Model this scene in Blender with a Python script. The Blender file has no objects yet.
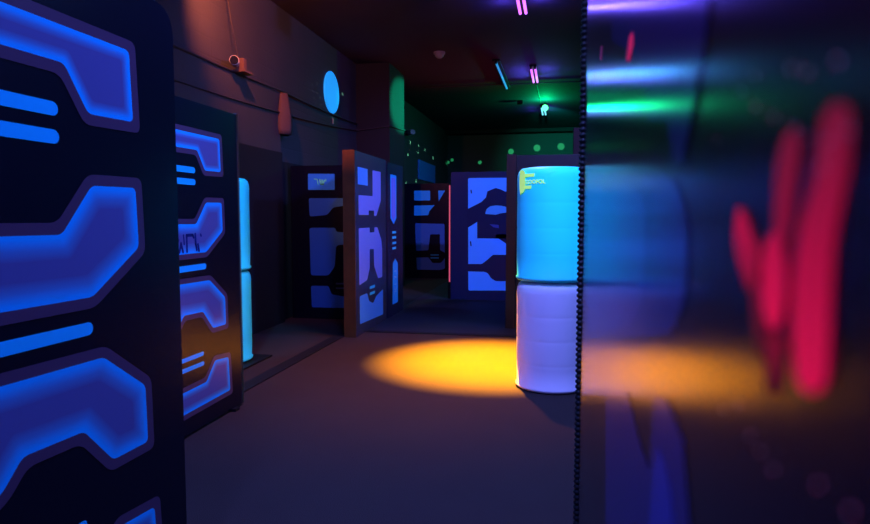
import bpy, bmesh, math, random
from mathutils import Vector, Matrix, geometry
R = math.radians
random.seed(7)
sc = bpy.context.scene
COL = sc.collection
CAM_H = 1.45

# ------------------------------------------------------------------ materials
def mat(name, col, rough=.6, spec=.5, emit=None, es=0, metal=0, bump=None, vcol=False, coat=0):
    m = bpy.data.materials.new(name); m.use_nodes = True
    nt = m.node_tree; p = nt.nodes['Principled BSDF']
    p.inputs['Base Color'].default_value = (*col, 1)
    p.inputs['Roughness'].default_value = rough
    p.inputs['Specular IOR Level'].default_value = spec
    p.inputs['Metallic'].default_value = metal
    p.inputs['Coat Weight'].default_value = coat
    if emit:
        p.inputs['Emission Color'].default_value = (*emit, 1); p.inputs['Emission Strength'].default_value = es
    if vcol:
        a = nt.nodes.new('ShaderNodeVertexColor'); a.layer_name = 'Col'
        nt.links.new(a.outputs['Color'], p.inputs['Base Color'])
    if bump:
        sc_, st = bump
        tc = nt.nodes.new('ShaderNodeTexCoord'); n = nt.nodes.new('ShaderNodeTexNoise')
        n.inputs['Scale'].default_value = sc_; n.inputs['Detail'].default_value = 5
        b = nt.nodes.new('ShaderNodeBump'); b.inputs['Strength'].default_value = st; b.inputs['Distance'].default_value = .01
        nt.links.new(tc.outputs['Object'], n.inputs['Vector']); nt.links.new(n.outputs['Fac'], b.inputs['Height'])
        nt.links.new(b.outputs['Normal'], p.inputs['Normal'])
    return m

def mottled(name, c1, c2, scale, rough=.8, spec=.3, bump=.3, bscale=200, brick=False):
    m = mat(name, c1, rough, spec)
    nt = m.node_tree; p = nt.nodes['Principled BSDF']
    tc = nt.nodes.new('ShaderNodeTexCoord')
    n = nt.nodes.new('ShaderNodeTexNoise'); n.inputs['Scale'].default_value = scale; n.inputs['Detail'].default_value = 6
    r = nt.nodes.new('ShaderNodeMix'); r.data_type = 'RGBA'
    r.inputs[6].default_value = (*c1, 1); r.inputs[7].default_value = (*c2, 1)
    nt.links.new(tc.outputs['Object'], n.inputs['Vector']); nt.links.new(n.outputs['Fac'], r.inputs[0])
    out = r.outputs[2]
    n2 = nt.nodes.new('ShaderNodeTexNoise'); n2.inputs['Scale'].default_value = bscale; n2.inputs['Detail'].default_value = 3
    nt.links.new(tc.outputs['Object'], n2.inputs['Vector'])
    b = nt.nodes.new('ShaderNodeBump'); b.inputs['Strength'].default_value = bump; b.inputs['Distance'].default_value = .01
    nt.links.new(n2.outputs['Fac'], b.inputs['Height'])
    nrm = b.outputs['Normal']
    if brick:
        sx = nt.nodes.new('ShaderNodeSeparateXYZ'); cx = nt.nodes.new('ShaderNodeCombineXYZ')
        nt.links.new(tc.outputs['Object'], sx.inputs[0])
        nt.links.new(sx.outputs['Y'], cx.inputs['X']); nt.links.new(sx.outputs['Z'], cx.inputs['Y'])
        bk = nt.nodes.new('ShaderNodeTexBrick'); bk.inputs['Scale'].default_value = 1
        bk.inputs['Brick Width'].default_value = .4; bk.inputs['Row Height'].default_value = .2
        bk.inputs['Mortar Size'].default_value = .012; bk.inputs['Mortar Smooth'].default_value = .3
        nt.links.new(cx.outputs[0], bk.inputs['Vector'])
        b2 = nt.nodes.new('ShaderNodeBump'); b2.invert = True; b2.inputs['Strength'].default_value = .35; b2.inputs['Distance'].default_value = .01
        nt.links.new(bk.outputs['Fac'], b2.inputs['Height']); nt.links.new(nrm, b2.inputs['Normal'])
        nrm = b2.outputs['Normal']
    nt.links.new(out, p.inputs['Base Color']); nt.links.new(nrm, p.inputs['Normal'])
    return m

M = {}
M['floor'] = mottled('dark_carpet', (.044, .027, .025), (.034, .020, .019), 3, .9, .2, .5, 160)
M['floor2'] = mottled('dark_mat', (.014, .016, .026), (.009, .011, .018), 4, .7, .3, .3, 120)
M['wall'] = mottled('dark_painted_block', (.052, .042, .05), (.034, .028, .036), 1.2, .75, .3, .3, 60, brick=True)
M['wallp'] = mottled('dark_plaster', (.045, .038, .045), (.032, .028, .034), 1.5, .75, .3, .3, 60)
M['pil'] = mottled('black_brown_plaster', (.016, .013, .018), (.012, .010, .014), 2, .8, .2, .2, 60)
M['black'] = mat('matt_black_paint', (.008, .008, .012), .8, .2)
M['ceil'] = mottled('dark_ceiling', (.060, .042, .070), (.045, .030, .055), 1, .85, .2, .3, 40)
M['panel'] = mat('printed_panel', (.01, .01, .02), .27, .3, vcol=True, bump=(240, .06))
M['edge'] = mat('panel_edge', (.006, .006, .009), .6, .2)
M['wood'] = mottled('bare_edge_board', (.09, .036, .012), (.035, .014, .007), 8, .8, .2, .4, 90)
M['brown'] = mat('brown_edge_board', (.020, .010, .010), .8, .15)
M['rubber'] = mat('black_rubber', (.010, .010, .014), .4, .5)
M['gloss'] = mat('black_gloss_acrylic', (.002, .002, .006), .20, .5, vcol=True)
M['drum_c'] = mat('cyan_plastic', (.06, .90, .95), .5, .3)
M['drum_l'] = mat('pale_lavender_plastic', (.96, .80, .96), .5, .3)
M['drum_c2'] = mat('aqua_plastic', (.04, .92, .95), .5, .3)
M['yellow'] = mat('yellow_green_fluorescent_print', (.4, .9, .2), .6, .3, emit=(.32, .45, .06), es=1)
M['dprint'] = mat('dark_blue_print', (.01, .02, .20), .6, .3)
M['wprint'] = mat('pale_print', (.45, .8, .95), .6, .3)
M['gprint'] = mat('pale_green_fluorescent_print', (.3, .9, .3), .6, .3, emit=(.12, .45, .12), es=1)
M['disc'] = mat('cyan_glow_disc', (.03, .62, .95), .5, .4, emit=(.01, .24, .72), es=1)
M['bluelight'] = mat('blue_light_paint', (.02, .15, .6), .6, .3)
M['metal'] = mat('grey_metal', (.35, .33, .36), .4, .5, metal=.6)
M['pale'] = mat('pale_plastic', (.30, .27, .30), .5, .4)
M['cable'] = mat('dark_cable', (.03, .02, .025), .6, .3)
M['tan'] = mat('tan_cloth', (.11, .06, .05), .9, .1)
M['lens'] = mat('dark_lens', (.01, .01, .02), .05, .6)
M['tube_v'] = mat('violet_tube', (.1, .1, .1), .4, .3, emit=(.62, .13, 1), es=1.9)
M['tube_c'] = mat('cyan_tube', (.1, .1, .1), .4, .3, emit=(.02, .30, .75), es=.9)
M['tube_g'] = mat('pale_cyan_tube', (.1, .1, .1), .4, .3, emit=(.15, .7, .9), es=1.6)
M['bulb_g'] = mat('green_bulb', (.1, .1, .1), .4, .3, emit=(.08, 1, .30), es=3)
M['bulb_o'] = mat('orange_lamp', (.1, .1, .1), .4, .3, emit=(1, .30, .05), es=4)
M['bulb_r'] = mat('red_lamp', (.1, .1, .1), .4, .3, emit=(1, .03, .08), es=4)
M['pinkedge'] = mat('pink_edge_glow', (.1, .1, .1), .4, .3, emit=(.8, .10, .22), es=.8)
M['led'] = mat('white_led', (.1, .1, .1), .4, .3, emit=(.7, .6, .8), es=1)

# ------------------------------------------------------------------ helpers
def tag(o, label=None, cat=None, group=None, kind=None):
    if label: o['label'] = label
    if cat: o['category'] = cat
    if group: o['group'] = group
    if kind: o['kind'] = kind
    return o
def empty(name, loc, label, cat, group=None):
    o = bpy.data.objects.new(name, None); COL.objects.link(o); o.location = loc; o.empty_display_size = .1
    return tag(o, label, cat, group)
def obj(name, bm, mats, parent=None, smooth=False, base=None):
    """bm is in world coordinates; it is shifted to the parent's base"""
    off = Vector(parent_world(parent)) if parent else Vector(base or (0, 0, 0))
    bmesh.ops.translate(bm, verts=bm.verts, vec=-off)
    me = bpy.data.meshes.new(name); bm.to_mesh(me); bm.free()
    for m in (mats if isinstance(mats, (list, tuple)) else [mats]): me.materials.append(m)
    if smooth:
        for p in me.polygons: p.use_smooth = True
    o = bpy.data.objects.new(name, me); COL.objects.link(o)
    if parent: o.parent = parent
    else: o.location = off
    return o
def parent_world(p):
    v = Vector((0, 0, 0))
    while p: v += p.location; p = p.parent
    return v
def box(bm, a, b, bev=0, mi=0):
    a, b = Vector(a), Vector(b)
    r = bmesh.ops.create_cube(bm, size=1)
    vs = r['verts']
    s = b - a
    for v in vs: v.co = Vector((v.co.x*s.x, v.co.y*s.y, v.co.z*s.z)) + (a+b)/2
    if mi:
        for f in {f for v in vs for f in v.link_faces}: f.material_index = mi
    if bev:
        es = list({e for v in vs for e in v.link_edges})
        bmesh.ops.bevel(bm, geom=es, offset=bev, segments=2, affect='EDGES', profile=.5)
    return vs
def tube(bm, pts, r, n=8, cap=True):
    pts = [Vector(p) for p in pts]; rings = []
    for i, p in enumerate(pts):
        d = (pts[min(i+1, len(pts)-1)] - pts[max(i-1, 0)]).normalized()
        up = Vector((0, 0, 1)) if abs(d.z) < .9 else Vector((1, 0, 0))
        u = d.cross(up).normalized(); w = u.cross(d)
        rr = r[i] if isinstance(r, (list, tuple)) else r
        rings.append([bm.verts.new(p + (u*math.cos(2*math.pi*k/n) + w*math.sin(2*math.pi*k/n))*rr) for k in range(n)])
    for a, b in zip(rings, rings[1:]):
        for k in range(n): bm.faces.new((a[k], a[(k+1) % n], b[(k+1) % n], b[k]))
    if cap: bm.faces.new(rings[0][::-1]); bm.faces.new(rings[-1])
def lathe(bm, c, prof, n=64):
    c = Vector(c); rings = []
    for r, z in prof:
        rings.append([bm.verts.new(c + Vector((r*math.cos(2*math.pi*k/n), r*math.sin(2*math.pi*k/n), z))) for k in range(n)] if r > 1e-6 else [bm.verts.new(c + Vector((0, 0, z)))])
    for a, b in zip(rings, rings[1:]):
        for k in range(n):
            k2 = (k+1) % n
            if len(a) == 1: bm.faces.new((a[0], b[k2], b[k]))
            elif len(b) == 1: bm.faces.new((a[k], a[k2], b[0]))
            else: bm.faces.new((a[k], a[k2], b[k2], b[k]))
def aim(o, to):
    d = Vector(to) - parent_world(o)
    o.rotation_euler = d.to_track_quat('-Z', 'Y').to_euler()
def lamp(name, kind, loc, energy, color, parent=None, to=None, **kw):
    l = bpy.data.lights.new(name, kind); l.energy = energy; l.color = color
    for k, v in kw.items(): setattr(l, k, v)
    o = bpy.data.objects.new(name, l); COL.objects.link(o)
    if parent: o.parent = parent; o.location = Vector(loc) - parent_world(parent)
    else: o.location = loc
    if to: aim(o, to)
    return o

# ---- 2D printed graphics -----------------------------------------------------
def area2(p): return sum(a[0]*b[1] - b[0]*a[1] for a, b in zip(p, p[1:] + p[:1]))/2
def offset_poly(p, t):
    """p counter-clockwise; positive t moves inwards"""
    n = len(p); out = []
    for i in range(n):
        a, b, c = Vector(p[i-1]), Vector(p[i]), Vector(p[(i+1) % n])
        d1 = (b-a).normalized(); d2 = (c-b).normalized()
        n1 = Vector((-d1.y, d1.x)); n2 = Vector((-d2.y, d2.x))
        out.append(tuple(b + (n1+n2)*t/max(.35, 1+n1.dot(n2))))
    return out
def fillet(p, r, k=5):
    n = len(p); out = []
    for i in range(n):
        a, b, c = Vector(p[i-1]), Vector(p[i]), Vector(p[(i+1) % n])
        t = min(r, (a-b).length*.45, (c-b).length*.45)
        q0 = b + (a-b).normalized()*t; q1 = b + (c-b).normalized()*t
        for j in range(k+1):
            s = j/k; out.append(tuple(q0*(1-s)**2 + b*2*s*(1-s) + q1*s*s))
    return out

class Sheet:
    """a printed face: maps (u, v) to the world, stacks layers of print a hair above the board"""
    def __init__(s, bm, origin, U, N, mi=0):
        s.bm = bm; s.o = Vector(origin); s.U = Vector(U); s.N = Vector(N); s.V = Vector((0, 0, 1)); s.mi = mi
        s.cl = bm.loops.layers.float_color.get('Col') or bm.loops.layers.float_color.new('Col')
    def P(s, p, h): return s.o + s.U*p[0] + s.V*p[1] + s.N*h
    def face(s, pts, h, cols):
        vs = [s.bm.verts.new(s.P(p, h)) for p in pts]
        f = s.bm.faces.new(vs); f.normal_update()
        if f.normal.dot(s.N) < 0: f.normal_flip()
        f.material_index = s.mi
        m = {v: c for v, c in zip(vs, cols)}
        for l in f.loops: l[s.cl] = (*m[l.vert], 1)
    def fill(s, pts, h, col):
        for t in geometry.tessellate_polygon([[Vector((*p, 0)) for p in pts]]):
            s.face([pts[i] for i in t], h, [col]*3)
    def flat(s, pts, h, col, r=0):
        s.fill(fillet(pts, r) if r else list(pts), h, col)
    def strip(s, a, b, ca, cb, h):
        n = len(a)
        for i in range(n):
            j = (i+1) % n
            s.face([a[i], a[j], b[j], b[i]], h, [ca, ca, cb, cb])
    def glow(s, pts, h, r=.02, out=.034, w=.014, fade=.04, rim=None, hi=None, core=None):
        """printed shape: outline band, bright rim fading to a deeper core colour"""
        if area2(pts) < 0: pts = pts[::-1]
        R0 = fillet(offset_poly(pts, -out), r+.01); R1 = fillet(pts, r)
        s.strip(R0, R1, rim, rim, h)
        a = R1
        mid = tuple(.35*x + .65*y for x, y in zip(hi, core))
        for t, ca, cb in ((w, hi, hi), (w+fade*.5, hi, mid), (w+fade, mid, core)):
            b = fillet(offset_poly(pts, t), r*.7)
            s.strip(a, b, ca, cb, h); a = b
        s.fill(a, h, core)
    def stroke(s, a, b, w, h, col, cap=True):
        a, b = Vector(a), Vector(b); d = (b-a).normalized(); n = Vector((-d.y, d.x))*w/2
        pts = []
        k = 6
        if cap:
            for j in range(k+1):
                t = math.pi*(j/k) ; pts.append(tuple(b + n*math.cos(t) + d*(w/2)*math.sin(t)))
            for j in range(k+1):
                t = math.pi*(j/k) ; pts.append(tuple(a - n*math.cos(t) - d*(w/2)*math.sin(t)))
        else: pts = [tuple(a+n), tuple(b+n), tuple(b-n), tuple(a-n)]
        s.fill(pts, h, col)

def color_all(bm, col):
    cl = bm.loops.layers.float_color.get('Col') or bm.loops.layers.float_color.new('Col')
    for f in bm.faces:
        for l in f.loops: l[cl] = (*col, 1)

BG = (.003, .004, .012)
RIM = (.09, .045, .09); HI = (.010, .48, .98); CORE = (.11, .11, .31)
BAR = (.010, .60, 1.0)

def board_mesh(bm, origin, U, N, w, z0, z1, th, r_top=.02):
    """upright board with rounded top corners; front face on the plane through origin, body behind it"""
    prof = [(0, z0), (w, z0)]
    k = 6
    for j in range(k+1):
        t = math.pi/2*j/k; prof.append((w - r_top + r_top*math.cos(t), z1 - r_top + r_top*math.sin(t)))
    for j in range(k+1):
        t = math.pi/2*(1 + j/k); prof.append((r_top + r_top*math.cos(t), z1 - r_top + r_top*math.sin(t)))
    o, U, N = Vector(origin), Vector(U), Vector(N)
    F = [bm.verts.new(o + U*p[0] + Vector((0, 0, p[1]))) for p in prof]
    B = [bm.verts.new(o + U*p[0] + Vector((0, 0, p[1])) - N*th) for p in prof]
    bm.faces.new(F); bm.faces.new(B[::-1])
    for i in range(len(F)):
        j = (i+1) % len(F); bm.faces.new((F[i], B[i], B[j], F[j]))
    bmesh.ops.recalc_face_normals(bm, faces=bm.faces)

def ribbed_trim(bm, x, y, z0, z1, pitch, r0, r1, n=10):
    prof = [(0, z0)]
    z = z0
    while z < z1:
        prof += [(r0, z), (r1, z + pitch*.25), (r1, z + pitch*.6), (r0, z + pitch*.85)]
        z += pitch
    prof += [(0, z)]
    lathe(bm, (x, y, 0), prof, n)

# ------------------------------------------------------------------ room shell
XL, XR, YB, YF, HC = -3.8, 3.0, -3.0, 21.8, 4.3
def shell(name, a, b, m):
    bm = bmesh.new(); box(bm, a, b); return tag(obj(name, bm, m), kind='structure')
shell('floor', (XL-.2, YB-.2, -.1), (XR+.2, YF+.2, 0), M['floor'])
shell('ceiling', (XL-.2, YB-.2, HC), (XR+.2, YF+.2, HC+.1), M['ceil'])
shell('wall_left', (XL-.2, YB, 0), (XL, YF, HC), M['wall'])
shell('wall_right', (XR, YB, 0), (XR+.2, YF, HC), M['wall'])
shell('wall_far', (XL, YF, 0), (XR, YF+.2, HC), M['wallp'])
shell('wall_back', (XL, YB-.2, 0), (XR, YB, HC), M['wallp'])
# dark square pilaster, shallow earlier pilaster and dark dado on the left wall
shell('trim_1', (XL, 11.75, 0), (-3.15, 12.9, HC), M['pil'])
shell('trim_2', (XL, 4.0, 0), (XL+.10, 8.15, 3.10), M['wallp'])
shell('trim_3', (XL, 8.15, 0), (XL+.03, 11.75, 2.2), M['black'])
shell('trim_8', (XL, 4.0, 0), (XL+.12, 8.15, 2.3), M['black'])
# floor channel strips and the darker matting beyond them
shell('trim_4', (-2.66, 4.3, 0), (-2.53, 7.62, .012), M['black'])
shell('trim_5', (-2.53, 7.62, 0), (2.9, 7.72, .012), M['black'])
shell('trim_6', (-2.44, 7.72, 0), (3.0, YF, .006), M['floor2'])
# beam across the far end
shell('trim_7', (XL, 21.3, 4.18), (XR, 21.45, HC), M['black'])

# ------------------------------------------------------------------ printed wall panels, design A
def design_a(sh):
    """u = distance from the far edge, v = height; shapes taken from the printed pattern"""
    W = .93
    q = lambda *P: [(W if a is None else (a-.035)*1.07, 1.45 + (b-1.45)*1.07) for a, b in P]
    S1 = q((None, 1.957), (.271, 1.957), (.262, 1.741), (.455, 1.737), (.54, 1.858), (None, 1.855))
    S2 = q((None, 1.402), (.572, 1.400), (.453, 1.536), (.261, 1.538), (.254, 1.351), (.466, 1.219), (None, 1.220))
    S3 = q((None, 1.045), (.431, 1.037), (.244, .904), (.240, .717), (.405, .719), (.52, .844), (.729, .850), (.794, .784), (None, .74))
    S4 = [(.195, .420), (.380, .437), (.498, .313), (W, .305), (W, .160), (.180, .170)]
    for S, f in ((S1, .032), (S2, .062), (S3, .062), (S4, .040)):
        sh.glow(S, .0012, w=.010, fade=f, rim=RIM, hi=HI, core=CORE)
    for v in (1.731, 1.658): 
        e_ = q((.585, v))[0]; sh.stroke((W, e_[1]), e_, .040, .0012, BAR)
    e_ = q((.487, 1.131))[0]; sh.stroke((W, e_[1]), e_, .040, .0012, BAR)
    for v in (.517, .450): sh.stroke((.80, v), (.535, v), .030, .0012, BAR)

def make_panel_a(x, yfar, label, width=1.0, ztop=2.2, r_top=.06):
    t = empty('printed_maze_screen', (x-.02, yfar-width/2, 0), label, 'panel')
    bm = bmesh.new()
    board_mesh(bm, (x, yfar, 0), (0, -1, 0), (1, 0, 0), width, .02, ztop, .04, r_top)
    color_all(bm, BG)
    sh = Sheet(bm, (x, yfar, 0), (0, -1, 0), (1, 0, 0))
    design_a(sh)
    obj('board', bm, M['panel'], t)
    for y_ in (yfar-width+.1, yfar-.16):
        bm = bmesh.new(); box(bm, (x-.07, y_, 0), (x+.03, y_+.06, .02)); obj('foot', bm, M['edge'], t)
    return t
NX, NY = -1.40, 2.17
near = make_panel_a(NX, NY, 'large blue-lit printed wall panel nearest the camera at the left edge', r_top=.09)
P2X, P2Y = -2.37, 4.45
p2 = make_panel_a(P2X, P2Y, 'second printed wall panel, orange-lit low down, with dark lettering and toothed edge', r_top=.03)
bm = bmesh.new(); ribbed_trim(bm, P2X-.02, P2Y+.012, .02, 2.2, .016, .020, .028)
obj('toothed_edge_trim', bm, M['rubber'], p2, True)
# lettering on the second panel
bm = bmesh.new(); sh = Sheet(bm, (P2X, P2Y, 0), (0, -1, 0), (1, 0, 0))
c = (.01, .02, .16)
def st(pts, w=.016):
    for a, b in zip(pts, pts[1:]): sh.stroke(a, b, w, .002, c)
# three block letters and ticks, left to right as seen (u decreases to the right)
st([(.80, 1.325), (.78, 1.295)]); st([(.775, 1.22), (.755, 1.275), (.735, 1.22)], .02); st([(.725, 1.325), (.72, 1.27)])
st([(.69, 1.22), (.69, 1.325), (.62, 1.325), (.61, 1.31)], .02); st([(.59, 1.33), (.585, 1.26), (.575, 1.225)], .02); st([(.56, 1.26), (.55, 1.22)], .022); st([(.525, 1.325), (.52, 1.318)], .018)
color_all(bm, c)
tag(obj('lettering', bm, M['panel'], p2), 'dark blue lettering')

# ------------------------------------------------------------------ centre divider (thick, end-lit) with design B
def px_plane(x_plane, lst):     # coordinates measured on the photographed plane -> (u, v)
    return lst
t = empty('thick_maze_screen', (-2.43, 8.4, 0), 'thick divider wall with bare orange-lit end, standing mid-room beyond the empty floor', 'panel')
DX, DY0, DY1, DT = -2.37, 7.25, 8.62, 2.22
bm = bmesh.new()
board_mesh(bm, (DX, DY0, 0), (0, 1, 0), (1, 0, 0), DY1-DY0, .0, DT, .14, .004)
color_all(bm, (.03, .035, .06))
shb = Sheet(bm, (DX, DY0, 0), (0, 1, 0), (1, 0, 0))
def B(*p): return [(u, v) for u, v in p]
BL = (.07, .34, .85); BL2 = (.20, .28, .80); DK = (.03, .035, .06)
shb.flat(B((.11, 2.035), (.515, 2.035), (.515, 1.828), (.11, 1.828)), .0015, BL, .01)
shb.flat(B((.73, 2.035), (1.11, 2.04), (1.11, 1.657), (.89, 1.452), (.786, 1.452), (.786, 1.52), (.55, 1.52), (.55, 1.463), (.135, 1.463), (.135, 1.70), (.725, 1.705)), .0015, BL2, .015)
shb.flat(B((.13, 1.303), (.585, 1.303), (.585, 1.24), (.797, 1.24), (.797, 1.303), (.933, 1.301), (1.12, 1.13), (1.16, 1.0), (1.16, .62), (.958, .62), (.774, .798), (.761, 1.022), (.58, 1.03), (.576, .788), (.46, .645), (.14, .613)), .0015, BL2, .02)
shb.flat(B((.15, .478), (.455, .481), (.539, .368), (.717, .319), (.858, .393), (1.19, .448), (1.19, .101), (.15, .135)), .0015, BL, .03)
BARC = (.05, .75, .9)
shb.stroke((.58, .535), (.78, .535), .036, .004, BARC); shb.stroke((.58, .457), (.78, .457), .036, .004, BARC)
obj('board', bm, M['panel'], t)
bm = bmesh.new(); box(bm, (DX-.145, DY0-.012, 0), (DX+.003, DY0-.001, DT+.005))
tag(obj('end_cap', bm, M['wood'], t), 'bare brown end board')
# the narrow leaf behind it
t2 = empty('narrow_maze_screen', (-2.39, 9.1, 0), 'narrow panel with two tall pointed pills and four cyan dashes, right of the divider', 'panel')
NY0, NY1 = 8.68, 9.55
bm = bmesh.new()
board_mesh(bm, (DX+.01, NY0, 0), (0, 1, 0), (1, 0, 0), NY1-NY0, .0, 2.2, .05, .01)
color_all(bm, (.012, .014, .035))
shn = Sheet(bm, (DX+.01, NY0, 0), (0, 1, 0), (1, 0, 0))
shn.flat([(.14, 2.04), (.48, 2.04), (.47, 1.42), (.32, 1.33), (.14, 1.42)], .0015, (.02, .5, .95), .02)
shn.flat([(.19, 2.0), (.43, 2.0), (.42, 1.44), (.31, 1.38), (.19, 1.45)], .0025, (.22, .25, .80), .02)
for v in (1.215, 1.14, 1.06, .985): shn.stroke((.25, v), (.44, v), .035, .0015, (.05, .8, .9))
shn.flat([(.23, .17), (.55, .17), (.55, .75), (.40, .83), (.26, .77)], .0015, (.03, .5, .95), .02)
obj('board', bm, M['panel'], t2)
bm = bmesh.new(); s = Sheet(bm, (DX+.01, NY0, 0), (0, 1, 0), (1, 0, 0))
cw = (.35, .75, .95)
for i, g in enumerate(([(0, 0), (0, 1), (1, 1)], [(0, 1), (0, 0), (1, 0), (1, 1)], [(0, 0), (1, 0)], [(0, 0), (0, 1), (1, .5)], [(0, 1), (1, 1), (1, 0)])):
    for a, b in zip(g, g[1:]):
        s.stroke((.34 + a[0]*.11, .30 + i*.075 + a[1]*.045), (.34 + b[0]*.11, .30 + i*.075 + b[1]*.045), .014, .003, cw)
color_all(bm, cw)
tag(obj('lettering', bm, M['panel'], t2), 'pale lettering stacked upright')

# ------------------------------------------------------------------ far panels facing the camera (C, E, F)
def cross_panel(name, label, x0, x1, y, ztop, draw, base=BG, th=.05):
    t = empty(name, ((x0+x1)/2, y+th/2, 0), label, 'panel')
    bm = bmesh.new()
    board_mesh(bm, (x0, y, 0), (1, 0, 0), (0, -1, 0), x1-x0, 0, ztop, th, .015)
    color_all(bm, base)
    draw(Sheet(bm, (x0, y, 0), (1, 0, 0), (0, -1, 0)))
    obj('board', bm, M['panel'], t)
    return t
F_, CX_, CY_ = 640., 435., 262.
PIT = math.atan(46/640); YAW = R(11.0)
def uv_on(y, x0, px, py):       # lay-out measurement: where a sight line meets the board at depth y
    u = (px-CX_)/F_; v = -(py-CY_)/F_
    d = (u, math.cos(PIT) + v*math.sin(PIT), -math.sin(PIT) + v*math.cos(PIT))
    c, s = math.cos(YAW), math.sin(YAW)
    d = (d[0]*c - d[1]*s, d[0]*s + d[1]*c, d[2])
    k = y/d[1]
    return (d[0]*k - x0, CAM_H + d[2]*k)
def Z(y, x0, ox, oy, k, *pts): return [uv_on(y, x0, ox + p[0]/k, oy + p[1]/k) for p in pts]

CB, CBr = (.025, .13, .48), (.03, .26, .75)
def draw_c(sh):
    z = lambda *p: Z(8.5, -3.72, 295, 160, 3.275, *p)
    sh.flat(z((43, 45), (130, 45), (130, 98), (43, 98)), .0015, CBr, .01)
    sh.flat(z((45, 125), (175, 125), (175, 148), (125, 155), (105, 180), (48, 185)), .0015, CB, .03)
    sh.flat(z((47, 222), (132, 222), (135, 235), (175, 238), (175, 275), (135, 280), (130, 350), (110, 378), (52, 378)), .0015, CB, .04)
    sh.flat(z((52, 412), (110, 412), (120, 440), (175, 450), (175, 485), (55, 482)), .0015, CB, .03)
    for v in (405, 420):
        a, b = z((136, v), (165, v)); sh.stroke(a, b, .022, .0015, (.03, .06, .12))
c_p = cross_panel('printed_maze_screen', 'dark printed panel left of the divider, with pale green lettering in its top blue box', -3.72, -2.56, 8.5, 2.15, draw_c)
bm = bmesh.new(); sh = Sheet(bm, (-3.72, 8.5, 0), (1, 0, 0), (0, -1, 0))
def zz(*p): return [uv_on(8.5, -3.72, 300 + a/17.4, 165 + b/17.4) for a, b in p]
def stc(w, col, *p):
    q = zz(*p)
    for a, b in zip(q, q[1:]): sh.stroke(a, b, w, .003, col)
stc(.014, None or (.25, .55, .9), (250, 245), (300, 248), (315, 330)); stc(.014, (.25, .55, .9), (450, 250), (452, 285))
stc(.022, (.5, 1, .45), (345, 255), (365, 335), (400, 340), (425, 270)); stc(.02, (.5, 1, .45), (385, 262), (388, 330))
color_all(bm, (.14, .95, .45))
tag(obj('lettering', bm, M['panel'], c_p), 'pale green lettering')
def draw_e(sh):
    z = lambda *p: Z(14.6, -3.71, 405, 170, 4.36, *p)
    hi, lo = (.03, .5, .95), (.05, .16, .45)
    sh.flat(z((38, 90), (108, 90), (108, 133), (38, 133)), .002, hi, .02)
    sh.flat(z((143, 90), (173, 90), (145, 137)), .002, hi, .01)
    sh.flat(z((38, 155), (128, 153), (104, 180), (100, 197), (38, 199)), .002, hi, .02)
    sh.flat(z((42, 232), (170, 235), (172, 430), (150, 436), (50, 434)), .002, lo, .03)
    sh.flat(z((108, 280), (150, 280), (152, 350), (172, 360), (172, 385), (155, 405), (118, 405), (100, 380), (40, 382), (40, 352), (100, 350)), .004, BG, .03)
    for v in (370, 383):
        a, b = z((112, v), (143, v)); sh.stroke(a, b, .03, .006, (.03, .3, .45))
cross_panel('printed_maze_screen', 'farthest small printed panel, seen between the divider and the glowing pink edge', -3.70, -2.50, 14.6, 2.2, draw_e)
def draw_f(sh):
    X0, Y0 = -1.84, 10.9
    z5 = lambda *p: Z(Y0, X0, 450, 160, 6.54, *p)
    z6 = lambda *p: Z(Y0, X0, 450, 220, 4.37, *p)
    hi = (.07, .40, .95); dk = (.008, .010, .045)
    a = z5((118, 118), (385, 116)); b = z6((258, 308), (80, 308))
    sh.flat([a[0], a[1], b[0], b[1]], .002, hi, .03)
    sh.flat(z5((112, 322), (205, 275), (235, 245), (245, 205), (275, 192), (300, 183), (330, 192), (360, 205), (390, 210), (390, 514), (178, 512), (178, 405), (112, 445)), .004, dk)
    sh.flat(z5((230, 352), (240, 320), (265, 302), (300, 297), (340, 300), (390, 312), (390, 340), (325, 350), (300, 358)), .006, (.06, .35, .7), .01)
    sh.flat(z5((258, 420), (318, 424), (320, 446), (285, 440)), .006, (.03, .05, .25), .01)
    sh.flat(z6((200, 80), (212, 80), (258, 112), (258, 62), (200, 62)), .004, dk)
    sh.flat(z6((76, 192), (140, 192), (165, 172), (188, 152), (258, 152), (258, 267), (200, 267), (180, 255), (165, 232), (150, 226), (76, 224)), .0045, dk, .02)
    for p in (((90, 95), (92, 112)),):
        q = z6(*p); sh.stroke(q[0], q[1], .02, .006, dk)
    q = z5((138, 198), (140, 215)); sh.stroke(q[0], q[1], .02, .006, dk)
cross_panel('printed_maze_screen', 'bright blue printed panel with dark ring and hexagon cut-outs, left of the stacked drums', -1.84, -.45, 10.9, 2.2, draw_f, (.008, .012, .05))
# plain panel behind the drums
t = empty('plain_maze_screen', (.3, 8.3, 0), 'plain dark partition with brown edge standing directly behind the stacked drums', 'panel')
bm = bmesh.new(); box(bm, (-.55, 8.26, 0), (1.4, 8.32, 2.22), .004); obj('board', bm, M['edge'], t)
bm = bmesh.new(); box(bm, (-.67, 8.2, 0), (-.552, 8.34, 2.23), .004)
tag(obj('edge_post', bm, M['brown'], t), 'brown edge post')
t = empty('tall_maze_screen', (.75, 9.8, 0), 'tall dark partition rising behind the drums beside the ribbed black edge', 'panel')
bm = bmesh.new(); box(bm, (.18, 9.75, 0), (1.5, 9.9, 2.75), .01); obj('board', bm, M['brown'], t)
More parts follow.
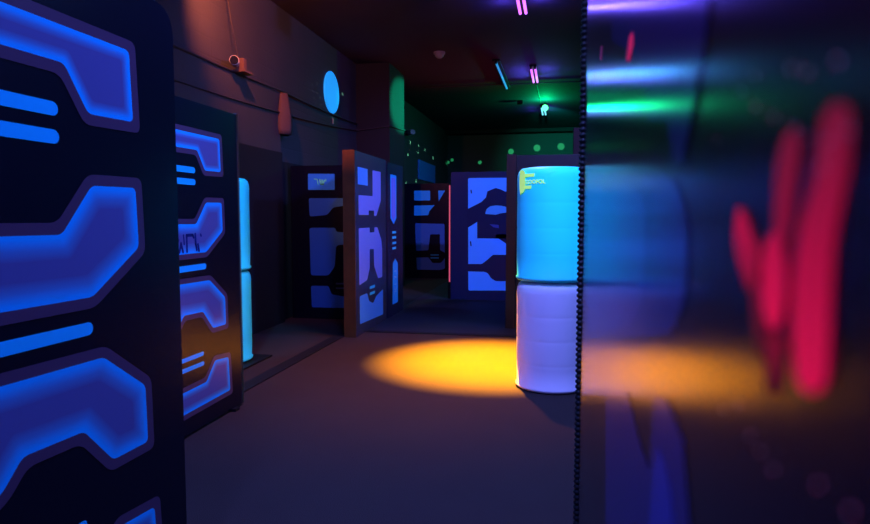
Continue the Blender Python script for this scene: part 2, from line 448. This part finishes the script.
# panel edge lit pink, its light put in as glow, left of the bright panel
t = empty('pink_edge_post', (-1.88, 11.1, 0), 'slim panel edge, its pink light put in as glow, left of the bright blue panel', 'panel edge')
bm = bmesh.new(); box(bm, (-1.91, 11.0, 0), (-1.845, 11.12, 2.0), .004); obj('post', bm, M['edge'], t)
bm = bmesh.new(); box(bm, (-1.888, 10.988, .30), (-1.868, 11.0, 1.98)); tag(obj('edge_glow', bm, M['pinkedge'], t), 'pink-lit edge put in as glow')

# ------------------------------------------------------------------ drums
def drum_profile(z0, h, r):
    p = [(0, z0), (r-.03, z0), (r-.008, z0+.006), (r+.006, z0+.02), (r+.008, z0+.032), (r-.004, z0+.045)]
    for k, zz_ in enumerate((.18, .40, .62)):
        zc = z0 + h*(zz_+.07)
        p += [(r+.0010, zc-.03), (r+.0005, zc-.008), (r-.0002, zc), (r+.0005, zc+.008), (r+.0010, zc+.03)]
    p += [(r+.002, z0+h-.10), (r-.002, z0+h-.06), (r-.012, z0+h-.03), (r-.035, z0+h-.008), (r-.07, z0+h-.002), (r-.08, z0+h-.014), (0, z0+h-.014)]
    return p
def drum(cx, cy, z0, h, r, m, label, group=None):
    t = empty('plastic_drum', (cx, cy, z0), label, 'drum', group)
    bm = bmesh.new(); lathe(bm, (cx, cy, 0), drum_profile(z0, h, r), 96); bmesh.ops.recalc_face_normals(bm, faces=bm.faces)
    obj('drum_shell', bm, m, t, True)
    for a in (.9, 3.6):
        bm = bmesh.new(); lathe(bm, (cx + .17*math.cos(a), cy + .17*math.sin(a), z0+h-.014), [(0, 0), (.03, 0), (.032, .004), (.03, .009), (0, .009)], 16)
        obj('bung_cap', bm, m, t, True)
    return t
DCX, DCY, DR = -.055, 5.48, .294
def wrap_poly(bm, cx, cy, r, a0, polys, z0):
    """polys in metres (x to the right as seen, z up), wrapped round a drum; a0 is the direction of x = 0"""
    for poly in polys:
        for tri in geometry.tessellate_polygon([[Vector((*p, 0)) for p in poly]]):
            vs = []
            for i in tri:
                a = a0 + poly[i][0]/r
                vs.append(bm.verts.new((cx + r*math.cos(a), cy + r*math.sin(a), z0 + poly[i][1])))
            bm.faces.new(vs)
def logo(parent, cx, cy, r, a0, z0, m, name='drum_logo'):
    bm = bmesh.new()
    gear = [(.085, .10)]
    for k in range(13):
        t_ = math.pi/2 + math.pi*k/12
        gear.append((.03 + .03*math.cos(t_)*1.0 - .0, .105*math.sin(t_)))
    pts = [(.0, .10), (.02, .098), (.05, .095), (.068, .08), (.075, .065), (.075, -.055), (.062, -.07), (.045, -.085), (.02, -.09), (.005, -.105), (-.01, -.06), (-.016, 0), (-.012, .06)]
    bars = [[(.07, .066), (.175, .066), (.168, .040), (.07, .040)], [(.07, -.03), (.145, -.03), (.140, -.056), (.07, -.056)]]
    wrap_poly(bm, cx, cy, r, a0, [pts] + bars, z0)
    # the word in block capitals
    def word(txt, x, z, s):
        cu = bpy.data.curves.new('w', 'FONT'); cu.body = txt; cu.size = s; cu.offset = .0012
        ob = bpy.data.objects.new('w', cu); COL.objects.link(ob)
        dg = bpy.context.evaluated_depsgraph_get(); me = ob.evaluated_get(dg).to_mesh()
        P = [[(x + me.vertices[i].co.x, z + me.vertices[i].co.y) for i in p.vertices] for p in me.polygons]
        for q in P:
            vs = [bm.verts.new((cx + (r)*math.cos(a0 + a/r), cy + (r)*math.sin(a0 + a/r), z0 + b)) for a, b in q]
            bm.faces.new(vs)
        ob.evaluated_get(dg).to_mesh_clear(); bpy.data.objects.remove(ob)
    word('GOOFOL', .078, -.016, .045)
    bmesh.ops.recalc_face_normals(bm, faces=bm.faces)
    return tag(obj(name, bm, m, parent), 'yellow-green printed logo')
d1 = drum(DCX, DCY, 0, .91, DR, M['drum_l'], 'pale lavender plastic drum standing on the floor, bottom of the right stack')
d2 = drum(DCX, DCY, .91, .94, DR+.005, M['drum_c'], 'bright cyan plastic drum with yellow-green logo, on top of the right stack')
logo(d2, DCX, DCY, DR+.0125, R(194+15), 1.725, M['yellow'])
LX, LY = -3.27, 5.76
d3 = drum(LX, LY, 0.02, .90, .285, M['drum_c2'], 'aqua drum on the floor behind the second wall panel, bottom of the left stack')
d4 = drum(LX, LY, .92, .90, .285, M['drum_c2'], 'aqua drum with small green logo, top of the left stack by the wall')
bm = bmesh.new()
for dz in (.045, -.035):
    wrap_poly(bm, LX, LY, .2945, R(-42), [[(.03*math.cos(k*math.pi/6), dz + .042*math.sin(k*math.pi/6)) for k in range(12)]], 1.44)
bmesh.ops.recalc_face_normals(bm, faces=bm.faces)
tag(obj('drum_logo', bm, M['gprint'], d4), 'pale green printed logo')
bm = bmesh.new(); wrap_poly(bm, LX, LY, .2935, R(-50), [[(-.03, -.06), (.03, -.06), (.03, .06), (-.03, .06)]], .76)
bmesh.ops.recalc_face_normals(bm, faces=bm.faces)
tag(obj('label', bm, M['dprint'], d3), 'dark blue label')
bm = bmesh.new(); box(bm, (-3.6, 5.42, 0), (-2.9, 6.1, .018), .004)
tag(obj('floor_plate', bm, M['edge'], base=None), 'thin dark plate on the floor under the left drum stack', 'floor plate')

# ------------------------------------------------------------------ glossy panel right beside the camera
PA = R(-.9)      # it turns a touch away from the room's axis
U = Vector((math.sin(-PA), math.cos(PA), 0)); Nn = Vector((-math.cos(PA), math.sin(-PA), 0))
L0 = .034
Y_EDGE = 1.76
far = Nn*(-L0) + U*Y_EDGE
far.z = 0
t = empty('glossy_maze_screen', (far.x+.02, far.y-1.0, 0), 'glossy black panel filling the right side, with ribbed edge and red painted marks', 'panel')
bm = bmesh.new()
board_mesh(bm, far, -U, Nn, 1.9, 0, 2.42, .03, .01)
color_all(bm, (.002, .002, .008))
sh = Sheet(bm, far, -U, Nn)
def g(px, py):       # lay-out measurement on the panel: distance from the far edge, height
    u = (px-CX_)/F_; v = -(py-CY_)/F_
    d = (u, math.cos(PIT) + v*math.sin(PIT), -math.sin(PIT) + v*math.cos(PIT))
    c, s = math.cos(YAW), math.sin(YAW)
    d = Vector((d[0]*c - d[1]*s, d[0]*s + d[1]*c, d[2]))
    k = L0/d.dot(-Nn)
    p = d*k
    return (-(p - far).dot(U) , CAM_H + p.z)
def G(*p): return [g(*q) for q in p]
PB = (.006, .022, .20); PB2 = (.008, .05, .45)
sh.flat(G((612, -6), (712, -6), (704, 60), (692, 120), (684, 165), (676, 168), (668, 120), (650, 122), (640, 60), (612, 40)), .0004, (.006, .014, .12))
sh.flat(G((588, 169), (640, 172), (676, 178), (690, 220), (688, 300), (672, 335), (588, 338)), .0003, (.006, .04, .22), .02)  # mirrored drum's blue painted into the panel colour, fading outward over two patches
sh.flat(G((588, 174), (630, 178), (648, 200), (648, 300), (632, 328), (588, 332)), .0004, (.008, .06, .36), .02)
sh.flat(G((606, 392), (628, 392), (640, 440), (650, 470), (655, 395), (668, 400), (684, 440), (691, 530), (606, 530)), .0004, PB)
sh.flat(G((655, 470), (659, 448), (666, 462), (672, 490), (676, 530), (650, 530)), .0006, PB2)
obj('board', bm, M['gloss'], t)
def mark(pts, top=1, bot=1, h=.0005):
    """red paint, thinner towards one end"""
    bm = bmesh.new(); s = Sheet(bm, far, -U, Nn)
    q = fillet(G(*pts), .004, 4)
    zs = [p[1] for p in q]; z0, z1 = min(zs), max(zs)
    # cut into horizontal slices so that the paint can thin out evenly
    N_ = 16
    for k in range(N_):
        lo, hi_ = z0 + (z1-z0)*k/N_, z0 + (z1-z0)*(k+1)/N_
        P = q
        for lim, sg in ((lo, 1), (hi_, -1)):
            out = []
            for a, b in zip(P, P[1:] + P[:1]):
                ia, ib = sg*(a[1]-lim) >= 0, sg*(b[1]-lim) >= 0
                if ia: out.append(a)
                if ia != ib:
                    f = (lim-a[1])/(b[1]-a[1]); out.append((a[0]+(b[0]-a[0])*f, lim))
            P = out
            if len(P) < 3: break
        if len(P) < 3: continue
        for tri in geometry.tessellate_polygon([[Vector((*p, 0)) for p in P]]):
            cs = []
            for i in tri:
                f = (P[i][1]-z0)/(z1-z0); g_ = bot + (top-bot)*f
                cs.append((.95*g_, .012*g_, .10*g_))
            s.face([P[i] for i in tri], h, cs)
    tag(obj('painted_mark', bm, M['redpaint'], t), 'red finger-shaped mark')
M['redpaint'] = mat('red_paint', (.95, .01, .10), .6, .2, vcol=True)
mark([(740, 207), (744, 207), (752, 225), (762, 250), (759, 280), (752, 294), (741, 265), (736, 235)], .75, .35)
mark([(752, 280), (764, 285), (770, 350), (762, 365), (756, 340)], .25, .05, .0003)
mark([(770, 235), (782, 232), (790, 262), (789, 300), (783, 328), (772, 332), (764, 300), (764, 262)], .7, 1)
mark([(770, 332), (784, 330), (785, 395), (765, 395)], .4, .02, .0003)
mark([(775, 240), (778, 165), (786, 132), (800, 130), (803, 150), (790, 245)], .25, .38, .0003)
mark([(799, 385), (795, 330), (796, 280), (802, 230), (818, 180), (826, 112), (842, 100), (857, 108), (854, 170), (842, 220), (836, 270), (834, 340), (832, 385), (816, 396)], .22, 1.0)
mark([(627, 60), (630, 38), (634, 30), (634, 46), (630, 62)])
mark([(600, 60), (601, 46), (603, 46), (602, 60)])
# dust specks caught in the light
bm = bmesh.new(); s = Sheet(bm, far, -U, Nn)
for px, py in ((762, 75), (800, 68), (816, 72), (748, 91), (762, 106), (782, 116), (803, 128), (815, 137), (838, 142), (832, 166), (700, 285), (768, 452), (828, 485), (862, 512), (757, 436), (729, 410), (781, 470), (848, 60), (860, 130), (722, 140), (745, 405)):
    a, b = g(px, py); d_ = .00035
    s.fill([(a + d_*math.cos(k*math.pi/4), b + d_*math.sin(k*math.pi/4)) for k in range(8)], .0012, (1, 1, 1))
tag(obj('dust_specks', bm, mat('pale_dust', (.8, .8, .85), .9, .1), t), 'pale dust specks', kind='stuff')
e = far + U*.010 + Nn*.003
bm = bmesh.new(); ribbed_trim(bm, 0, 0, 0.0, 2.42, .0148, .0070, .0112, 12)
bmesh.ops.translate(bm, verts=bm.verts, vec=(e.x, e.y, 0))
tag(obj('ribbed_edge_trim', bm, M['rubber'], t, True), 'black ribbed rubber edge')

# ------------------------------------------------------------------ wall and ceiling fittings
t = empty('wall_disc', (XL, 10.35, 3.51), 'glowing round cyan disc mounted high on the left wall', 'wall sign')
def disc(bm, x, y, z, r, th, n=48):
    rings = []
    for rr, xx in ((r-.006, x), (r, x+th*.4), (r, x+th*.7), (r-.015, x+th), (0, x+th)):
        rings.append([bm.verts.new((xx, y + rr*math.cos(2*math.pi*k/n), z + rr*math.sin(2*math.pi*k/n))) for k in range(n)] if rr else [bm.verts.new((xx, y, z))])
    for a, b in zip(rings, rings[1:]):
        for k in range(n):
            if len(b) == 1: bm.faces.new((a[k], a[(k+1) % n], b[0]))
            else: bm.faces.new((a[k], a[(k+1) % n], b[(k+1) % n], b[k]))
    bmesh.ops.recalc_face_normals(bm, faces=bm.faces)
bm = bmesh.new(); disc(bm, XL+.012, 10.35, 3.51, .345, .03); obj('disc_face', bm, M['disc'], t)
bm = bmesh.new(); box(bm, (XL, 10.30, 3.46), (XL+.015, 10.40, 3.56)); obj('bracket', bm, M['edge'], t)
bm = bmesh.new(); box(bm, (0, -.02, -.045), (.02, .02, .045), .005); bmesh.ops.translate(bm, verts=bm.verts, vec=(XL, 10.45, 3.05))
tag(obj('wall_tag', bm, M['pale'], base=(XL, 10.45, 3.05)), 'tiny pale tag on the left wall just below the cyan disc', 'wall tag')
bm = bmesh.new(); box(bm, (XL, 17.1, 2.45), (XL+.04, 19.4, 2.98), .01)  # blue light on the wall, put in as a painted board
tag(obj('blue_light_patch', bm, M['bluelight'], base=(XL, 18.2, 2.45)), 'blue-lit patch on the left wall far back, painted as a board, beyond the square pilaster', 'board')

def cable(name, pts, r, label, sag=.0):
    P = []
    for a, b in zip(pts, pts[1:]):
        a, b = Vector(a), Vector(b); n = 8
        for k in range(n):
            t_ = k/n; q = a.lerp(b, t_); q.z -= sag*4*t_*(1-t_)*(b-a).length*.02; P.append(q)
    P.append(Vector(pts[-1]))
    bm = bmesh.new(); tube(bm, P, r, 6)
    return tag(obj(name, bm, M['cable'], True if False else None, True), label, 'cable')
cable('wall_cable', [(-3.69, 4.2, 3.12), (-3.69, 8.1, 3.12), (-3.77, 8.3, 3.16), (-3.77, 11.7, 3.18)], .014, 'upper cable running along the left wall past the small wall spotlight', .3)
cable('wall_cable', [(-3.69, 4.2, 2.78), (-3.69, 8.1, 2.83), (-3.77, 8.3, 2.86), (-3.77, 11.70, 3.06), (-3.13, 11.72, 3.13), (-3.13, 12.9, 3.2), (-3.77, 14.5, 3.3)], .010, 'lower thin cable along the left wall and round the square pilaster', .4)
cable('hanging_wire', [(-3.68, 7.0, 3.24), (-3.70, 6.9, 3.6), (-3.78, 6.85, 4.28)], .005, 'thin wire rising to the ceiling from the small wall spotlight')
cable('ceiling_cable', [(-3.0, 14.0, 4.27), (-.5, 14.0, 4.27), (1.4, 14.0, 4.27)], .012, 'dark cable running across the ceiling behind the violet tube light')
cable('ceiling_cable', [(-.53, 13.9, 4.28), (-.50, 16.4, 4.27)], .012, 'short dark cable along the ceiling leading to the green lamp')

# small projector lamp on the wall ledge
t = empty('wall_spotlight', (-3.62, 7.05, 3.12), 'small pale spotlight on the ledge high on the left wall', 'spotlight')
bm = bmesh.new(); tube(bm, [(-3.70, 6.96, 3.21), (-3.62, 6.78, 3.20)], [.045, .055], 16)
obj('lamp_body', bm, M['pale'], t, False)
bm = bmesh.new(); tube(bm, [(-3.6195, 6.779, 3.20), (-3.616, 6.771, 3.20)], .047, 16); obj('lens', bm, M['lens'], t)
bm = bmesh.new(); box(bm, (-3.70, 7.0, 3.12), (-3.62, 7.08, 3.28), .01); box(bm, (-3.74, 6.9, 3.10), (-3.56, 7.12, 3.125)); obj('bracket', bm, M['tan'], t)

# drape hanging from the corner of the ledge
bm = bmesh.new(); n = 12
ring = []
for zk in range(9):
    zt = zk/8; z = 3.10 - .55*zt; w = .06 + .05*math.sin(zt*2.2)
    ring.append([bm.verts.new((-3.70 + w*math.cos(2*math.pi*k/n)*(1+.25*math.sin(3*k)), 8.25 + 1.3*w*math.sin(2*math.pi*k/n)*(1+.25*math.cos(2*k)), z)) for k in range(n)])
for a, b in zip(ring, ring[1:]):
    for k in range(n): bm.faces.new((a[k], a[(k+1) % n], b[(k+1) % n], b[k]))
bm.faces.new(ring[0]); bm.faces.new(ring[-1][::-1]); bmesh.ops.recalc_face_normals(bm, faces=bm.faces)
tag(obj('hanging_cloth', bm, M['tan'], None, True, base=(-3.7, 8.25, 2.55)), 'gathered reddish cloth hanging from the ledge corner on the left wall', 'cloth')

# camera dome on the pilaster side and detector on the ceiling
def dome(loc, r, m, label, name, up=False):
    t = empty(name, loc, label, 'detector')
    bm = bmesh.new(); lathe(bm, loc, [(0, 0), (r*1.2, 0), (r*1.2, -.03), (r, -.035), (r, -.036)], 20); bmesh.ops.recalc_face_normals(bm, faces=bm.faces); obj('base', bm, m, t, False)
    bm = bmesh.new(); lathe(bm, loc, [(r, -.036), (r*.9, -.07), (r*.5, -.10), (0, -.11)], 20); bmesh.ops.recalc_face_normals(bm, faces=bm.faces); obj('dome', bm, m, t, True)
    return t
dome((-2.1, 11.2, 4.3), .085, M['pale'], 'small pale detector on the dark ceiling', 'ceiling_detector')
t = empty('wall_camera', (-3.72, 15.6, 3.5), 'small pinkish camera on the left wall beyond the square pilaster', 'camera')
bm = bmesh.new(); box(bm, (-3.80, 15.55, 3.44), (-3.68, 15.65, 3.56), .01); obj('mount', bm, M['edge'], t)
bm = bmesh.new(); tube(bm, [(-3.70, 15.6, 3.5), (-3.52, 15.3, 3.48)], [.055, .065], 14); obj('camera_body', bm, M['pale'], t)
# green bumps on the far top
# ------------------------------------------------------------------ ceiling tube lights
def tube_light(x, y0, y1, m, label, group=None, n=2, tilt=0, z=HC):
    t = empty('tube_light', (x, (y0+y1)/2, z), label, 'ceiling light', group)
    bm = bmesh.new(); box(bm, (x-.07, y0-.02, z-.035), (x+.07, y1+.02, z), .006)
    obj('housing', bm, M['edge'], t)
    for k in range(n):
        xx = x + (k-(n-1)/2)*.078
        bm = bmesh.new(); tube(bm, [(xx, y0, z-.055), (xx, y1, z-.055)], .021, 10)
        obj('light_tube', bm, m, t, True)
        for yy in (y0, y1):
            bm = bmesh.new(); box(bm, (xx-.02, yy-.015, z-.08), (xx+.02, yy+.015, z-.03)); obj('tube_holder', bm, M['edge'], t)
    return t
UV = (.15, .20, 1.0)
RX = -.535
for y0, y1, m, lab, en in ((-1.6, -.4, 'tube_v', 'violet twin tube light on the ceiling behind the camera', 130),
                           (2.6, 3.8, 'tube_v', 'violet twin tube light on the ceiling over the near floor, above the frame', 230),
                           (7.9, 9.15, 'tube_v', 'violet twin tube light cut by the top edge of the view', 12),
                           (12.45, 13.8, 'tube_v', 'violet twin tube light in mid-ceiling, just right of the slanted cyan tube', 8),
                           (16.9, 18.2, 'tube_g', 'farthest pale cyan twin tube light, just under the green lamp', 12)):
    t = tube_light(RX if y0 < 16 else -.46, y0, y1, M[m], lab)
    if y0 < 5:
        lamp('tube_glow', 'AREA', (RX, (y0+y1)/2, HC-.12), en, UV, t, shape='RECTANGLE', size=.12, size_y=y1-y0)
    else:
        for k in range(3):
            yy = y0 + (y1-y0)*(k+.5)/3
            lamp('tube_glow', 'SPOT', (RX, yy, HC-.10), en/3, (.16, .07, 1.0), t, spot_size=R(172), spot_blend=.3, shadow_soft_size=.0)
        for dx in (-.24, .24):
            for dy in (.3, .7):
                lamp('ceiling_glow', 'POINT', (RX+dx, y0+(y1-y0)*dy, HC-.15), 6 if y0 < 16 else 1.5, (.10, .08, 1.0), t, shadow_soft_size=.0)
t = tube_light(-1.18, 11.9, 14.35, M['tube_c'], 'long single cyan tube light slanting across the ceiling, left of the violet row', n=1)
lamp('tube_glow', 'SPOT', (-1.18, 13.1, HC-.10), 25, (.02, .5, 1.0), t, spot_size=R(172), spot_blend=.3, shadow_soft_size=.0)
# cyan lamps added out of view to brighten the drums
t = empty('added_cyan_lamp', (.9, 2.2, HC), 'added cyan lamp, unseen on the ceiling above the frame, aimed at the stacked drums', 'lamp')
bm = bmesh.new(); tube(bm, [(.9, 2.2, HC), (.9, 2.2, HC-.1)], .02, 8); tube(bm, [(.9, 2.2, HC-.14), (.85, 2.35, HC-.28)], [.06, .08], 18)
obj('lamp_body', bm, M['edge'], t)
lamp('cyan_beam', 'SPOT', (.82, 2.44, HC-.32), 470, (.02, .60, .85), t, (-.05, 5.45, 1.55), spot_size=R(20), spot_blend=.6, shadow_soft_size=.05)
t = empty('added_cyan_lamp', (-2.0, 3.0, HC), 'added cyan lamp, unseen on the ceiling above the frame, aimed at the left drums by the wall', 'lamp')
bm = bmesh.new(); tube(bm, [(-2.0, 3.0, HC), (-2.0, 3.0, HC-.1)], .02, 8); tube(bm, [(-2.0, 3.0, HC-.14), (-2.05, 3.15, HC-.28)], [.06, .08], 18)
obj('lamp_body', bm, M['edge'], t)
lamp('cyan_beam', 'SPOT', (-2.08, 3.2, HC-.32), 620, (.02, .38, .95), t, (LX, LY, 1.0), spot_size=R(24), spot_blend=.6, shadow_soft_size=.05)
for x, y, to, en, lab in ((1.7, 6.2, (-1.2, 11.5, 1.2), 1500, 'added violet floodlight, unseen on the ceiling right of the aisle, aimed at the bright blue panel'), (1.6, 4.6, (-3.8, 8.5, 2.9), 560, 'added violet floodlight, unseen on the ceiling right of the aisle, washing the left wall'), (1.2, 7.0, (-2.4, 8.6, 1.0), 500, 'added violet floodlight, unseen on the ceiling right of the aisle, aimed at the thick divider')):
    t = empty('added_floodlight', (x, y, HC), lab, 'floodlight')  # floodlights added out of view to brighten the panels and left wall
    bm = bmesh.new(); tube(bm, [(x, y, HC), (x, y, HC-.1)], .02, 8); tube(bm, [(x, y, HC-.12), (x-.06, y+.08, HC-.26)], [.07, .10], 18)
    obj('lamp_body', bm, M['edge'], t)
    lamp('flood_beam', 'SPOT', (x-.08, y+.11, HC-.32), en, (.20, .22, 1.0), t, to, spot_size=R(58), spot_blend=.8, shadow_soft_size=.06)
# single tubes nearer the side walls, added out of view for more light
for x, y, en in ((-2.9, .8, 40), (2.2, 4.0, 90)):
    t = tube_light(x, y-.6, y+.6, M['tube_v'], 'added violet tube light on the ceiling ' + ('near the left wall behind the big panel' if x < 0 else 'on the right side of the room, out of view'))
    lamp('tube_glow', 'AREA', (x, y, HC-.12), en, (.12, .30, 1), t, shape='RECTANGLE', size=.12, size_y=1.2)

# green lamp / dot projector
GX, GY, GZ = -.40, 16.55, 4.16
t = empty('green_lamp', (GX, GY, HC), 'bright green glowing lamp hanging from the ceiling at the far end', 'lamp')
bm = bmesh.new(); tube(bm, [(GX, GY, HC), (GX, GY, GZ+.08)], .02, 8); obj('stem', bm, M['edge'], t)
bm = bmesh.new(); bmesh.ops.create_uvsphere(bm, u_segments=20, v_segments=12, radius=.08); bmesh.ops.translate(bm, verts=bm.verts, vec=(GX, GY, GZ))
obj('bulb', bm, M['bulb_g'], t, True)
lamp('lamp_glow', 'POINT', (GX, GY-.4, HC-.24), 65, (.0, 1, .28), t, shadow_soft_size=.0)
lamp('lamp_glow', 'SPOT', (GX-.12, GY-.05, GZ-.05), 1500, (.0, 1, .5), t, (-3.15, 12.85, 3.68), spot_size=R(15), spot_blend=.5, shadow_soft_size=0)
lamp('lamp_glow', 'SPOT', (GX, GY+.14, GZ), 800, (.0, 1, .6), t, (.3, YF, 3.0), spot_size=R(60), spot_blend=1, shadow_soft_size=0)
# dot projector: narrow beams that land as dots on the left wall and the far wall
t = empty('dot_projector', (-1.0, 16.2, HC), 'small black laser dot projector on the ceiling beside the green lamp', 'projector')
bm = bmesh.new(); box(bm, (-1.07, 16.12, HC-.10), (-.93, 16.28, HC), .01); obj('body', bm, M['edge'], t)
src = Vector((-1.0, 16.1, HC-.14))
def on_wall(px, py, x=XL):
    a, b = 0, 0
    u = (px-CX_)/F_; v = -(py-CY_)/F_
    d = (u, math.cos(PIT) + v*math.sin(PIT), -math.sin(PIT) + v*math.cos(PIT))
    c, s = math.cos(YAW), math.sin(YAW)
    d = Vector((d[0]*c - d[1]*s, d[0]*s + d[1]*c, d[2]))
    return d, Vector((0, 0, CAM_H))
def hitx(px, py, x=XL):
    d, o = on_wall(px, py); return o + d*(x/d.x)
def hity(px, py, y):
    d, o = on_wall(px, py); return o + d*(y/d.y)
def beam(p, ang, e, col): lamp('laser_beam', 'SPOT', src, e, col, t, p, spot_size=R(ang), spot_blend=.4, shadow_soft_size=0)
GR = (.10, 1, .35); WH = (.55, .75, .9)
for px, py, a in ((392, 143, 1.2), (396, 141, 1), (410.5, 142.5, 1.2), (418.5, 145.5, 1.1), (408, 154.5, 1.2), (418, 152.5, 1), (425, 150, 1), (433, 158, 1.2), (416, 181, 1.3), (406, 184, 1.3), (424, 183, 1)):
    beam(hitx(px, py), a*1.3, 5000, (.2, 1, .5))
for px, py, a in ((511, 151.6, 1.6), (537, 148, 1.9), (561, 146.5, 1.9), (480, 162.5, 1), (444, 165, .6), (448, 162.5, .6), (452, 160, .6)):
    beam(hity(px, py, YF), a*1.3, 7000, (.05, 1, .3))

t = empty('dot_projector', (-1.6, 8.2, HC), 'small black laser dot projector on the ceiling above the frame, aimed beside the cyan disc', 'projector')
bm = bmesh.new(); box(bm, (-1.67, 8.12, HC-.10), (-1.53, 8.28, HC), .01); obj('body', bm, M['edge'], t)
src = Vector((-1.66, 8.2, HC-.14))
for px, py in ((312, 85), (317, 83.5), (313, 91), (317, 93), (320, 98), (314, 98), (316, 104), (321, 105)):
    lamp('laser_beam', 'SPOT', src, 420, WH, t, hitx(px, py), spot_size=R(1), spot_blend=1, shadow_soft_size=0)
lamp('laser_beam', 'SPOT', src, 2600, (.3, 1, .6), t, hitx(342.5, 94), spot_size=R(1.3), spot_blend=1, shadow_soft_size=0)
lamp('laser_beam', 'SPOT', src, 1500, (.4, 1, .6), t, hitx(332.3, 117), spot_size=R(1), spot_blend=1, shadow_soft_size=0)

# orange floor spotlight overhead
SX, SY = -.66, 6.28
t = empty('ceiling_spotlight', (SX, SY, HC), 'black ceiling spotlight throwing the yellow pool onto the floor, above the frame', 'spotlight')
bm = bmesh.new(); tube(bm, [(SX, SY, HC), (SX, SY, HC-.10)], .02, 8); tube(bm, [(SX, SY, HC-.10), (SX, SY, HC-.32)], [.07, .09], 20)
obj('lamp_body', bm, M['edge'], t)
bm = bmesh.new(); tube(bm, [(SX, SY, HC-.321), (SX, SY, HC-.326)], .075, 20); obj('lens', bm, M['bulb_o'], t)
lamp('floor_beam', 'SPOT', (SX, SY, HC-.34), 38000, (1, .43, .0), t, (SX, SY, 0), spot_size=R(37), spot_blend=1, shadow_soft_size=.03)
lamp('spill', 'SPOT', (SX, SY, HC-.34), 700, (1, .30, .08), t, (SX-.5, SY-.3, 0), spot_size=R(72), spot_blend=1, shadow_soft_size=.03)
# orange wash lamp high on the left wall
t = empty('wash_light', (-3.0, 5.6, HC), 'orange wash lamp high at the top left, lighting the wall', 'lamp')
bm = bmesh.new(); tube(bm, [(-3.0, 5.6, HC), (-3.0, 5.6, HC-.1)], .02, 8); tube(bm, [(-3.0, 5.6, HC-.16), (-3.04, 5.85, HC-.2)], [.06, .08], 18)
obj('lamp_body', bm, M['edge'], t)
lamp('wash_beam', 'SPOT', (-3.05, 5.95, HC-.25), 330, (1, .22, .08), t, (-3.78, 7.4, 3.6), spot_size=R(110), spot_blend=.9, shadow_soft_size=.04)
# lamp that catches the end of the divider and cloth
t = empty('wash_light', (-2.2, 4.9, HC), 'orange wash lamp on the ceiling, aimed at the bare divider end', 'lamp')
bm = bmesh.new(); tube(bm, [(-2.2, 4.9, HC), (-2.2, 4.9, HC-.1)], .02, 8); tube(bm, [(-2.2, 4.9, HC-.14), (-2.2, 5.05, HC-.26)], [.06, .08], 18)
obj('lamp_body', bm, M['edge'], t)
lamp('wash_beam', 'SPOT', (-2.2, 5.1, HC-.3), 800, (1, .22, .10), t, (-2.45, 7.25, 2.45), spot_size=R(17), spot_blend=1, shadow_soft_size=.04)
# red lamps: first one added, unseen, to light the marks; second tints the ceiling
t = empty('red_lamp', (-.9, -1.6, HC), 'added red lamp, unseen on the ceiling behind the camera, aimed at the glossy panel', 'lamp')
bm = bmesh.new(); tube(bm, [(-.9, -1.6, HC), (-.9, -1.6, HC-.1)], .02, 8); tube(bm, [(-.9, -1.6, HC-.14), (-.85, -1.45, HC-.3)], [.06, .08], 18)
obj('lamp_body', bm, M['edge'], t)
lamp('red_beam', 'SPOT', (-.84, -1.42, HC-.34), 760, (1, .03, .12), t, (.03, .10, 1.45), spot_size=R(14), spot_blend=.5, shadow_soft_size=.02)
t = empty('red_lamp', (-1.6, 13.0, 2.2), 'red uplight behind the bright blue panel, tinting the ceiling', 'lamp')
bm = bmesh.new(); tube(bm, [(-1.6, 13.0, 0), (-1.6, 13.0, 1.5)], .02, 8); tube(bm, [(-1.6, 13.0, 1.5), (-1.6, 13.0, 1.65)], [.05, .08], 18)
obj('lamp_body', bm, M['edge'], t)
lamp('red_beam', 'SPOT', (-1.6, 13.0, 1.68), 45, (1, .05, .10), t, (-1.8, 12.6, HC), spot_size=R(110), spot_blend=1, shadow_soft_size=.25)

# ------------------------------------------------------------------ world, camera
w = bpy.data.worlds.new('World'); sc.world = w; w.use_nodes = True
w.node_tree.nodes['Background'].inputs['Color'].default_value = (.002, .002, .006, 1)
cam = bpy.data.cameras.new('camera'); co = bpy.data.objects.new('camera', cam); COL.objects.link(co); sc.camera = co
cam.sensor_width = 36; cam.lens = 36*640/870; cam.clip_start = .005; cam.clip_end = 100
co.location = (0, 0, CAM_H); co.rotation_euler = (math.pi/2 - PIT, 0, YAW)
cam.dof.use_dof = True; cam.dof.focus_distance = 6.5; cam.dof.aperture_fstop = cam.lens/3.4
sc.view_settings.view_transform = 'Standard'; sc.view_settings.look = 'None'; sc.view_settings.gamma = 1; sc.view_settings.exposure = 0
sc.view_settings.use_curve_mapping = False
sc.cycles.use_denoising = True
sc.cycles.sample_clamp_indirect = 4
sc.cycles.max_bounces = 6
